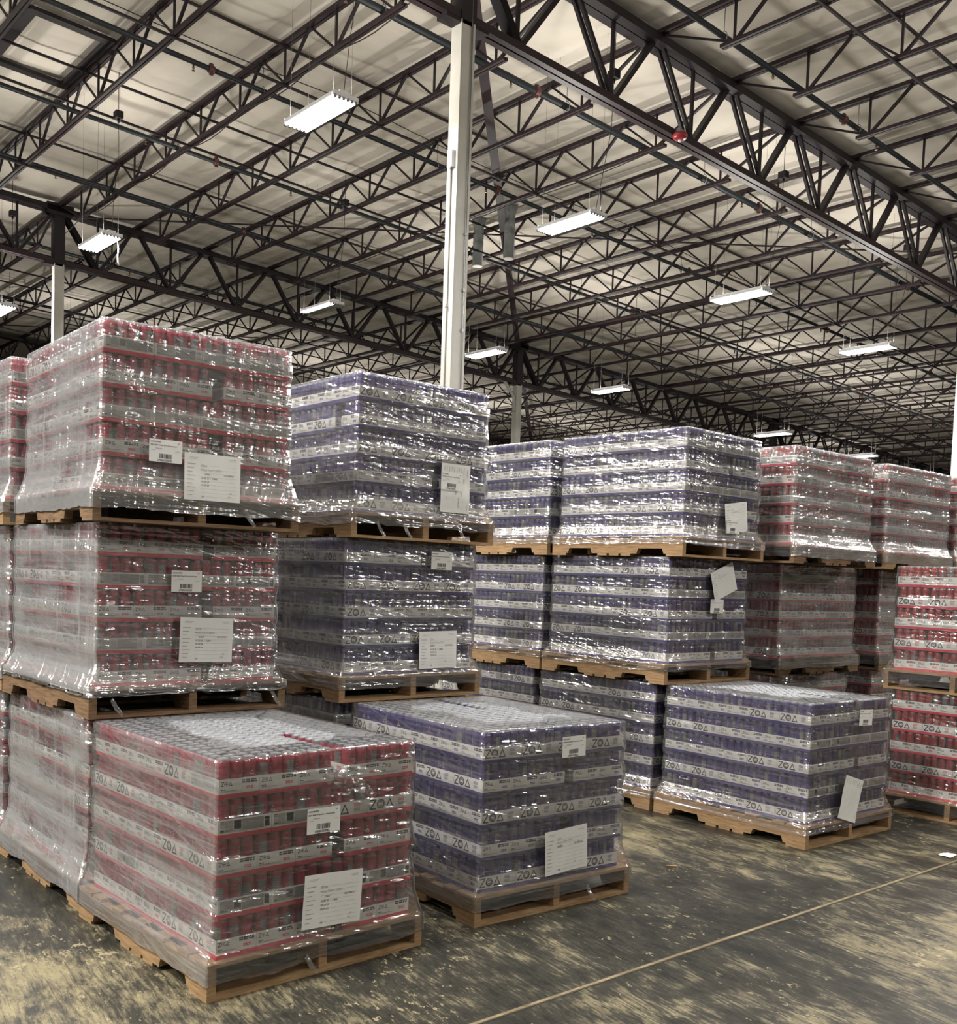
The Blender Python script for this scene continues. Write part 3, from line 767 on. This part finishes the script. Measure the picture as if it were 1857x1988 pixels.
# ------------------------------------------------------------------ the loads
# name: (colour, level, x, y, yaw deg, turned, layers bottom->top, short phrase, wood, wrap low edge)
LO = [
 ('L1', 'pink', 0, 1.710, 3.429, 1.4, 0, 'snsms', 'nearest pink load', 'wood', .062),
 ('L2', 'purple', 0, 3.055, 3.484, -2.6, 0, 'ZsZsZ', 'nearest purple load', 'wood', .07),
 ('L3', 'purple', 0, 5.643, 3.381, -1.4, 0, 'snsns', 'low purple load across the aisle', 'wood', .085),
 ('T1a', 'pink', 0, 1.700, 4.70, 0.0, 0, 'sZsZs', 'bottom of the tall pink tower', 'wood', .05),
 ('T1b', 'pink', 1, 1.712, 4.648, 0.7, 0, 'snsns', 'middle of the tall pink tower', 'wood_old', .10),
 ('T1c', 'pink', 2, 1.684, 4.556, -2.1, 0, 'nsnsn', 'top of the tall pink tower', 'wood_old', .055),
 ('T2a', 'purple', 0, 3.070, 4.735, 0.0, 0, 'sZsZs', 'bottom of the left purple tower', 'wood', .07),
 ('T2b', 'purple', 1, 3.071, 4.677, 0.6, 0, 'sZxZs', 'middle of the left purple tower', 'wood', .07),
 ('T2c', 'purple', 2, 3.108, 4.660, -.1, 0, 'ZsZxZ', 'top of the left purple tower', 'wood', .075),
 ('T3a', 'purple', 0, 5.665, 4.63, 0.0, 0, 'sZsZs', 'bottom of the right purple tower', 'wood', .085),
 ('T3b', 'purple', 1, 5.678, 4.561, 0.0, 0, 'snsns', 'middle of the right purple tower', 'wood', .09),
 ('T3c', 'purple', 2, 5.694, 4.466, 2.0, 0, 'nsnsn', 'top of the right purple tower', 'wood', .085),
 ('R1a', 'pink', 0, 1.69, 5.955, 0.0, 0, 'snsns', 'bottom of the pink tower behind', 'wood', .05),
 ('R1b', 'pink', 1, 1.70, 5.90, 0.0, 0, 'snsns', 'middle of the pink tower behind', 'wood', .07),
 ('R1c', 'pink', 2, 1.68, 5.83, 0.0, 0, 'nsnsn', 'top of the pink tower behind', 'wood', .06),
 ('R3a', 'purple', 0, 5.68, 5.88, 0.0, 0, 'sZsZs', 'bottom of the purple tower behind', 'wood', .085),
 ('R3b', 'purple', 1, 5.68, 5.81, 0.0, 0, 'ssZsZ', 'middle of the purple tower behind', 'wood', .09),
 ('R3c', 'purple', 2, 5.65, 5.745, 1.0, 0, 'ZsZsZ', 'top of the purple tower behind', 'wood', .085),
 ('T4a', 'red', 0, 7.18, 4.66, 0.0, 1, 'sZsZs', 'bottom of the first red tower', 'wood', .05),
 ('T4b', 'red', 1, 7.20, 4.63, 0.0, 1, 'ZsZZs', 'middle of the first red tower', 'wood_old', .05),
 ('T4c', 'red', 2, 6.93, 4.38, 0.0, 1, 'nsnsn', 'top of the first red tower', 'wood_old', .05),
 ('T5a', 'red', 0, 8.72, 4.63, 0.0, 1, 'sZsZs', 'bottom of the second red tower', 'wood', .05),
 ('T5b', 'red', 1, 8.74, 4.61, 0.0, 1, 'sZsZs', 'middle of the second red tower', 'wood_old', .05),
 ('T5c', 'red', 2, 8.35, 4.39, 0.0, 1, 'ZsZsZ', 'top of the second red tower', 'wood', .05),
 ('T6b', 'red', 1, 10.12, 4.45, 0.0, 1, 'ZsZsZ', 'middle of the third red tower', 'wood', .05),
 ('T6c', 'red', 2, 9.72, 4.40, 0.0, 1, 'ZsZsZ', 'top of the third red tower', 'wood', .05),
 ('T7a', 'red', 0, 7.185, 2.715, 0.0, 1, 'sZsZs', 'lower red load at the right edge', 'wood', .05),
 ('T7b', 'red', 1, 7.212, 2.745, 0.0, 1, 'sZsZs', 'upper red load at the right edge', 'wood', .04),
]
TRAY_RED = {'pink': 'pink', 'red': 'pink', 'purple': 'purple'}
def load_matrix(level, x, y, yaw, turned):
    mt = Matrix.Translation((x, y, level * LH)) @ Matrix.Rotation(R(yaw), 4, 'Z')
    if turned:   # 48in side along x: rotate the design so its logo face looks towards -x
        mt = mt @ Matrix.Translation((0, 1.016, 0)) @ Matrix.Rotation(R(-90), 4, 'Z')
    return mt
# occluder boxes for choosing the cases the camera sees best
BOX = []
for nm, col, lev, x, y, yaw, tu, lay, ph, wd, lw in LO:
    mt = load_matrix(lev, x, y, yaw, tu)
    BOX.append((nm, mt.inverted(), Vector((.03, .03, .0)), Vector((.986, 1.189, LH - .01))))
def hidden(p, own):
    o = Vector((0, 0, CAM_H)); d = p - o
    for nm, inv, lo, hi in BOX:
        if nm == own: continue
        a = inv @ o; b = inv @ p - a; t0, t1 = 0.0, .995
        for i in range(3):
            if abs(b[i]) < 1e-9:
                if a[i] < lo[i] or a[i] > hi[i]: t0 = 2; break
                continue
            u, v = (lo[i] - a[i]) / b[i], (hi[i] - a[i]) / b[i]
            if u > v: u, v = v, u
            t0, t1 = max(t0, u), min(t1, v)
        if t0 < t1: return True
    return False
ORD = ['first', 'second', 'third', 'fourth', 'fifth', 'sixth']
LAYN = ['bottom', 'fourth', 'middle', 'second', 'top']
def layer_cases(code, rng):
    """cases of one layer, load coordinates: (x, y, rot deg, face info)"""
    out = []; x0, y0 = .05, .0385; L_, W_ = .229, .1714
    gap = 4 * L_ - 5 * W_
    front_q = code in 'sx'
    def prow(yc, front, n, lastrow, firstface):
        for i in range(4):
            facts = (code == 'n') if front else (rng.random() < .5)
            if front and code == 'm': facts = i < 2
            out.append((x0 + (i + .5) * L_, yc, 180 if facts else 0, i, n, front))
    def qrow(yc, front, n):
        if front and code == 'x':
            out.append((x0 + .5 * L_, yc - .03, 0, 0, n, True)); xs_ = [x0 + L_ + .001 + (i + .5) * W_ for i in range(4)]; idx = 1
        else:
            xs_ = [x0 + (i + .5) * W_ + (gap if i > 2 else 0) for i in range(5)]; idx = 0
        for i, x in enumerate(xs_):
            rot = -90 if (i == 0 and rng.random() < .8) else rng.choice((90, -90))
            out.append((x, yc, rot, i + idx, n, front))
    y = y0
    if front_q:
        for r in range(2): qrow(y + .5 * L_, r == 0, r); y += L_
        for r in range(4): prow(y + .5 * W_, False, 2 + r, r == 3, False); y += W_
    else:
        for r in range(4): prow(y + .5 * W_, r == 0, r, False, True); y += W_
        for r in range(2): qrow(y + .5 * L_, False, 4 + r); y += L_
    return out

cases = []
for nm, col, lev, x, y, yaw, tu, lay, ph, wd, lw in LO:
    mt = load_matrix(lev, x, y, yaw, tu); rng = random.Random(nm)
    for li, code in enumerate(lay):
        lx, ly = rng.uniform(-.006, .006), rng.uniform(-.006, .006)
        lc = layer_cases(code, rng); nmax = max(c[4] for c in lc)
        cnt = [max(c[3] for c in lc if c[4] == r) for r in range(nmax + 1)]
        for (cx, cy, rot, i, r, fr) in lc:
            ends = (i == 0, i == cnt[r], r == 0, r == nmax)          # -x, +x, -y, +y in load coordinates
            topv = li == 4 and lev == 0 and nm in ('L1', 'L2', 'L3')
            if not (any(ends) or topv): 
                if not (li == 4 or (code in 'sx' and r == 1 and i in (2, 3))): continue
            hx, hy = (TL / 2, TW / 2) if rot in (0, 180) else (TW / 2, TL / 2)
            z = .1405 + li * .1512
            jx, jy, jr = rng.uniform(-.0001, .0001), rng.uniform(-.0001, .0001), rng.uniform(-.02, .02)
            cm = mt @ Matrix.Translation((cx + jx + lx, cy + jy + ly, z)) @ Matrix.Rotation(R(rot + jr), 4, 'Z')
            # size seen from the camera
            area = 0.0; facev = None
            for k, (nrm, ct, half) in enumerate((((-1, 0, 0), (-hx, 0), hy), ((1, 0, 0), (hx, 0), hy), ((0, -1, 0), (0, -hy), hx), ((0, 1, 0), (0, hy), hx))):
                if not ends[k]: continue
                P = mt @ Vector((cx + ct[0], cy + ct[1], z + .075)); N = mt.to_3x3() @ Vector(nrm)
                v = Vector((0, 0, CAM_H)) - P; cs = N.dot(v) / v.length
                if cs <= .02: continue
                q = pix(P)
                if q is None: continue
                tan = mt.to_3x3() @ Vector((-nrm[1], nrm[0], 0)); seen = 0
                for a in (-.8, 0, .8):
                    for b in (-.05, .03):
                        pp = P + tan * half * a + Vector((0, 0, b)); w2 = pix(pp)
                        if w2 and 0 < w2[0] < 1857 and 0 < w2[1] < 1988 and not hidden(pp + N * .02, nm): seen += 1
                area += cs * half * 2 * .15 * (FPX / q[2]) ** 2 * seen / 6
            if topv:
                P = mt @ Vector((cx, cy, z + .15)); q = pix(P); v = Vector((0, 0, CAM_H)) - P
                if 0 < q[0] < 1857 and not hidden(P + Vector((0, 0, .02)), nm): area += v.z / v.length * TL * TW * (FPX / q[2]) ** 2
            cases.append(dict(nm=nm, col=col, ph=ph, li=li, i=i, r=r, ends=ends, cm=cm, area=area, top=topv, rot=rot, cnt=cnt[r], nmax=nmax, tu=tu, exposed=any(ends) or topv))
order = sorted(cases, key=lambda c: -c['area'])
single = [c for c in order if c['area'] > 0][:300]
for c in single: c['single'] = True

def case_label(c):
    col = c['col'] + ' can case'; ly = LAYN[c['li']] + ' layer'; e = c['ends']; ph = c['ph']
    # faces the camera sees: load -x and -y, or for turned loads +x is the side towards -y
    if not c['tu']:
        left, right, li_, ri_ = e[0], e[2], c['r'], c['i']
    else:   # load -x looks to world +y ... see load_matrix: local -y -> world -x, local +x -> world -y
        left, right, li_, ri_ = e[2], e[1], c['cnt'] - c['i'], c['r']
    if left and right: return f'{col} on the front corner, {ly}, {ph}'
    if right:
        return f'{col}, {ORD[ri_]} along right face, {ly}, {ph}'
    if left:
        return f'{col}, {ORD[li_]} along left face, {ly}, {ph}'
    if c['top']: return f'{col} seen on top, {ORD[c["r"]]} row back, {ORD[c["i"]]} across, {ph}'
    return f'{col} behind, {ly}, {ph}'

def needed_spots(c):
    """cans of a case the camera can see: outer rows of the exposed sides (all when seen from above)"""
    if c['top']: return SPOTS
    rot = c['rot']; res = []
    # exposed directions in case coordinates
    dirs = []
    for k, d in enumerate(((-1, 0), (1, 0), (0, -1), (0, 1))):
        if c['ends'][k]:
            a = R(-rot); dirs.append((round(d[0] * math.cos(a) - d[1] * math.sin(a)), round(d[0] * math.sin(a) + d[1] * math.cos(a))))
    for (sx, sy) in SPOTS:
        for d in dirs:
            if (d[0] and abs(sx - d[0] * 1.5 * CANP) < .001) or (d[1] and abs(sy - d[1] * CANP) < .001):
                res.append((sx, sy)); break
    return res or SPOTS

rngc = random.Random(11)
def turn(): return rngc.choice((R(rngc.uniform(-40, 40)) - math.pi / 2, R(rngc.uniform(0, 360)), R(rngc.uniform(0, 360))))
# the nearest 300 cases, each with its tray and its cans
for c in single:
    o = empty('can_case'); o.matrix_world = c['cm']
    tag(o, case_label(c), 'case of cans', f"{c['col']} can cases on {c['ph']}")
    obj('tray', TRAYME[TRAY_RED[c['col']]], o)
    for sx, sy in needed_spots(c):
        k = obj('can', CANME[c['col']], o, (sx + rngc.uniform(-.0004, .0004), sy + rngc.uniform(-.0004, .0004), .0022)); k.rotation_euler = (0, 0, turn())
# every other case of the yard in one mass
mass = MB(); mats = ['card', 'band_pink', 'ink', 'grey_ink', 'red_ink', 'card_in', 'mid_ink', 'band_purple', 'violet_ink', 'can_pink', 'can_red', 'can_purple', 'can_panel', 'alu']
rmt = {'pink': [0, 1, 2, 3, 4, 5, 6], 'red': [0, 1, 2, 3, 4, 5, 6], 'purple': [0, 7, 2, 3, 8, 5, 6]}
rmc = {'pink': [9, 12, 13], 'red': [10, 12, 13], 'purple': [11, 12, 13]}
for c in cases:
    if c.get('single'): continue
    mass.add(TRAY[TRAY_RED[c['col']]], c['cm'], rmt[c['col']])
    for sx, sy in needed_spots(c):
        mass.add(CAN_S, c['cm'] @ Matrix.Translation((sx, sy, .0022)) @ Matrix.Rotation(turn(), 4, 'Z'), rmc[c['col']])
mo = mass.build('can_cases_farther_off', mats)
tag(mo, 'all the cases of pink, red and purple cans farther back in the yard', 'cases of cans', None, 'stuff')

# pallets and wraps
wrap_cache = {}
for n_, (nm, col, lev, x, y, yaw, tu, lay, ph, wd, lw) in enumerate(LO):
    mt = load_matrix(lev, x, y, yaw, tu)
    pallet(mt, f"{'weathered' if wd == 'wood_old' else 'pale'} wooden pallet under the {ph}" if 'load' in ph else f"{'weathered' if wd == 'wood_old' else 'pale'} wooden pallet carrying the {ph}", wd)
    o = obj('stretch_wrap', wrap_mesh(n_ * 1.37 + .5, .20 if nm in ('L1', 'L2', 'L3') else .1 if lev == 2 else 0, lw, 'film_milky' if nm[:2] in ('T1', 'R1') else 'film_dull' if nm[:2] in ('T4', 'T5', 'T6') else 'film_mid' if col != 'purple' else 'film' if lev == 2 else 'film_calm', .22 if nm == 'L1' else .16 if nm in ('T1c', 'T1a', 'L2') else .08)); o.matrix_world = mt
    tag(o, f'clear stretch wrap around the {ph}', 'stretch wrap', 'stretch wraps')

# loose ends of film: a crumpled bunch on the nearest pink load, a hanging sheet at the right edge, torn tails under the pallets
WR = {o.get('label', ''): o for o in C.objects if o.name.startswith('stretch_wrap')}
def film_tail(owner, pts, wd, crumple, seed):
    m = MB(); n = 24; k = 7
    pts = [Vector(p) for p in pts]
    for i in range(n + 1):
        t = i / n * (len(pts) - 1); a = min(int(t), len(pts) - 2); p = pts[a].lerp(pts[a + 1], t - a)
        for j in range(k):
            u = (j / (k - 1) - .5) * wd * (1 - .5 * abs(i / n - .4))
            q = p + Vector((u * .55, -.012 - crumple * abs(noise.noise((i * .45, j * .8, seed))), u * .8 + crumple * .5 * noise.noise((i * .5, j * .9, seed + 5))))
            m.v.append(tuple(q))
    for i in range(n):
        for j in range(k - 1): b_ = i * k + j; m.f.append((b_, b_ + 1, b_ + k + 1, b_ + k)); m.mi.append(0); m.sm.append(True)
    m.build('film_tail', ['film_milky'], WR[f'clear stretch wrap around the {owner}'])
film_tail('nearest pink load', [(.50, .03, .80), (.60, .025, .775), (.68, .025, .73), (.735, .03, .68)], .07, .035, 1)
for owner, x0, n0 in (('middle of the tall pink tower', .10, 3), ('middle of the tall pink tower', .93, 4), ('top of the tall pink tower', .72, 5), ('top of the left purple tower', .16, 6), ('top of the left purple tower', .34, 7), ('top of the left purple tower', .74, 8), ('nearest pink load', .42, 9), ('nearest purple load', .70, 10)):
    film_tail(owner, [(x0, .0, .09), (x0 + .02, -.005, .05), (x0 + .05, -.01, .012)], .025, .008, n0)

# ------------------------------------------------------------------ shipping notes and barcode labels
def text_mb(txt, size, bold=0.0):
    cu = bpy.data.curves.new('t', 'FONT'); cu.body = txt; cu.size = size; cu.offset = bold
    ob = bpy.data.objects.new('t', cu); C.objects.link(ob)
    dg = bpy.context.evaluated_depsgraph_get(); dg.update()
    me = ob.evaluated_get(dg).to_mesh(); m = MB()
    m.v = [tuple(v.co) for v in me.vertices]; m.f = [tuple(p.vertices) for p in me.polygons]; m.mi = [0] * len(m.f); m.sm = [False] * len(m.f)
    ob.evaluated_get(dg).to_mesh_clear(); C.objects.unlink(ob); bpy.data.objects.remove(ob); bpy.data.curves.remove(cu)
    return m
def sheet(w_, h_, seed, curl):
    m = MB(); nx_, nz_ = 8, 6
    def yy(u, v): return curl * (noise.noise((u * 9, v * 9, seed)) * .5 - .2 * abs(u / w_ * 2) ** 2 * 1.0)
    for j in range(nz_ + 1):
        for i in range(nx_ + 1):
            u, v = (i / nx_ - .5) * w_, (j / nz_ - .5) * h_; m.v.append((u, yy(u, v), v))
    for j in range(nz_):
        for i in range(nx_):
            b = j * (nx_ + 1) + i; m.f.append((b, b + 1, b + nx_ + 2, b + nx_ + 1)); m.mi.append(0); m.sm.append(True)
    return m, yy
def put_text(m, yy, txt, size, u, v, mi=1, bold=0.0):
    t = text_mb(txt, size, bold)
    b = len(m.v)
    for p in t.v:
        uu, vv = u + p[0], v + p[1]; m.v.append((uu, yy(uu, vv) - .0009, vv))
    for f in t.f: m.f.append(tuple(b + i for i in f)); m.mi.append(mi); m.sm.append(False)
def put_rect(m, yy, u0, v0, u1, v1, mi):
    m.face([(u0, yy(u0, v0) - .0008, v0), (u1, yy(u1, v0) - .0008, v0), (u1, yy(u1, v1) - .0008, v1), (u0, yy(u0, v1) - .0008, v1)], mi)
def note(base, name, u, z, tilt, label, lines, big=True, turned=False, curl=.006, seed=1, out=.016):
    w_, h_ = (.279, .216) if big else (.155, .102)
    m, yy = sheet(w_, h_, seed, curl)
    if big:
        put_rect(m, yy, -.115, .088, -.07, .0895, 2); put_rect(m, yy, -.115, .083, -.08, .0845, 2); put_rect(m, yy, .075, .090, .118, .0915, 2); put_rect(m, yy, .085, .084, .118, .0855, 2)
        for k in range(9):
            v = .062 - k * .018; put_rect(m, yy, -.125, v - .004, -.085 - .008 * (k % 3), v - .001, 2)
            put_rect(m, yy, -.06, v - .0075, .12, v - .0068, 2)
        for txt, sz, a, b, mi in lines: put_text(m, yy, txt, sz, a, b, mi)
    else:
        for txt, sz, a, b, mi in lines: put_text(m, yy, txt, sz, a, b, mi, .0002)
        rr = random.Random(seed); a = -.032
        while a < .030:
            b = rr.choice((.0012, .002, .003)); put_rect(m, yy, a, -.034, a + b, -.013, 1); a += b + rr.choice((.001, .0018, .0026))
        put_rect(m, yy, -.05, .008, -.018, .011, 2); put_rect(m, yy, -.068, .0, -.05, .002, 2); put_rect(m, yy, .045, .001, .066, .003, 2)
    o = m.build(name, ['paper', 'ink', 'grey_ink'])
    mt = base @ Matrix.Translation((u, .0385 - out, z)) @ Matrix.Rotation(R(-tilt), 4, 'Y')
    if turned: mt = mt @ Matrix.Rotation(R(90), 4, 'Y')
    o.matrix_world = mt
    tag(o, label, 'shipping note' if big else 'barcode label', 'shipping notes' if big else 'barcode labels')
BASE = {l[0]: load_matrix(l[2], l[3], l[4], l[5], l[6]) for l in LO}
for l in LO:
    BASE[l[0]] = Matrix.Translation((l[3], l[4], 0)) @ Matrix.Rotation(R(l[5]), 4, 'Z')
PEACH = [('ZOA', .015, -.06, .048, 2), ('White Peach ZERO', .013, -.062, .030, 2), ('53447', .011, -.04, .010, 1), ('U212WP22', .0105, .055, .011, 1), ('10-29-25  /  CB02', .011, -.058, -.008, 1), ('10-29-24', .011, -.058, -.024, 1), ('10-29-25', .011, -.058, -.040, 1), ('130', .011, -.06, -.094, 1), ('12', .011, .085, -.072, 1), ('113', .010, .075, -.088, 1)]
GRAPE = [('ZOA', .013, -.06, .058, 2), ('Frosted Grape ZERO', .012, -.062, .040, 2), ('53459', .014, -.06, .020, 1), ('U212FG22', .0135, .05, .020, 1), ('10-30-25  /  CB02', .013, -.06, -.002, 1), ('10-30-24', .0135, -.06, -.018, 1), ('10-30-25', .0135, -.06, -.034, 1), ('130', .011, -.06, -.094, 1), ('12', .011, .05, -.072, 1)]
def bar_lines(no, flav): return [('U1212' + ('WP' if flav == 'White Peach' else 'FG') + '/2E', .0085, -.072, .036, 1), ('ZOA ' + flav + ' Zero 12oz Amazon', .0078, -.072, .022, 1), ('130', .006, .055, .037, 1), (no, .0125, -.04, -.047, 1)]
note(BASE['L1'], 'shipping_note', .541, .297, -2.8, 'white shipping note with handwritten numbers on the nearest pink load', PEACH, True, False, .006, 1, .048)
note(BASE['L1'], 'barcode_label', .488, .624, -.6, 'white barcode label on the nearest pink load', bar_lines('LP000133542', 'White Peach'), False, False, .003, 2, .048)
note(BASE['L2'], 'shipping_note', .551, .292, 3.0, 'tilted white shipping note on the nearest purple load', GRAPE[:4] + GRAPE[7:], True, False, .008, 3, .048)
note(BASE['L2'], 'barcode_label', .575, .799, .8, 'barcode label at the top of the nearest purple load', bar_lines('LP000134022', 'Frosted Grape'), False, False, .003, 4, .048)
note(BASE['T1b'], 'shipping_note', .572, 1.252, -1.5, 'white handwritten shipping note on the middle of the tall pink tower', PEACH, True, False, .005, 5, .036)
note(BASE['T1b'], 'barcode_label', .464, 1.535, -.1, 'white barcode label on the middle of the tall pink tower', bar_lines('LP000133539', 'White Peach'), False, False, .002, 6, .036)
note(BASE['T1c'], 'shipping_note', .552, 2.025, .1, 'white shipping note low on the top of the tall pink tower', PEACH, True, False, .005, 7, .048)
note(BASE['T1c'], 'barcode_label', .323, 2.127, -.5, 'white barcode label left of the note on top of the tall pink tower', bar_lines('LP000133530', 'White Peach'), False, False, .002, 8, .048)
note(BASE['T2c'], 'shipping_note', .714, 2.111, -.2, 'sideways shipping note on the top of the left purple tower', GRAPE, True, True, .008, 9, .036)
note(BASE['T2c'], 'barcode_label', .675, 2.150, -1.0, 'barcode label over the sideways note on the left purple tower', bar_lines('LP000134022', 'Frosted Grape'), False, False, .002, 10, .050)
note(BASE['T2b'], 'shipping_note', .682, 1.174, .8, 'upright white shipping note on the middle of the left purple tower', GRAPE, True, False, .005, 11, .036)
note(BASE['T2b'], 'barcode_label', .689, 1.69, -.6, 'barcode label on the middle of the left purple tower', bar_lines('LP000134023', 'Frosted Grape'), False, False, .002, 12, .036)
note(BASE['T3c'], 'shipping_note', .634, 2.1, 8, 'tilted shipping note on the top of the right purple tower', GRAPE[:2], True, False, .006, 13, .036)
note(BASE['T3c'], 'barcode_label', .575, 2.035, 2, 'barcode label over the note on top of the right purple tower', bar_lines('LP000134031', 'Frosted Grape'), False, False, .002, 14, .050)
note(BASE['T3b'], 'shipping_note', .64, 1.634, 20, 'crooked diamond-tilted shipping note on the middle of the right purple tower', GRAPE[:2], True, False, .006, 15, .036)
note(BASE['T3b'], 'barcode_label', .57, 1.452, -.2, 'barcode label below the crooked note on the right purple tower', bar_lines('LP000134030', 'Frosted Grape'), False, False, .002, 16, .036)
note(BASE['L3'], 'shipping_note', .472, .268, -16.3, 'slanting blank-looking note on the low purple load across the aisle', [], True, True, .008, 17, .048)
note(BASE['L3'], 'barcode_label', .602, .787, -2.3, 'barcode label at the top of the low purple load across the aisle', bar_lines('LP000134040', 'Frosted Grape'), False, False, .002, 18, .048)

# ------------------------------------------------------------------ small things
m = MB(); m.box((-.03, -.008, .0), (.03, .008, .008)); o = m.build('wood_chip', ['wood']); o.location = (4.646, 3.617, 0); o.rotation_euler = (0, 0, R(-44)); tag(o, 'small wood splinter lying on the dark floor past the nearest purple load', 'wood chip')
m = MB()
for i in range(5):
    for j in range(5):
        m.v.append(((i - 2) * .022, (j - 2) * .018, .004 + .016 * abs(noise.noise((i * .9, j * .9, 2)))))
for i in range(4):
    for j in range(4): b_ = i * 5 + j; m.f.append((b_, b_ + 1, b_ + 6, b_ + 5)); m.mi.append(0); m.sm.append(True)
o = m.build('film_scrap', ['paper']); o.location = (6.29, 2.80, 0); tag(o, 'crumpled white scrap on the floor by the joint at the right edge', 'scrap')
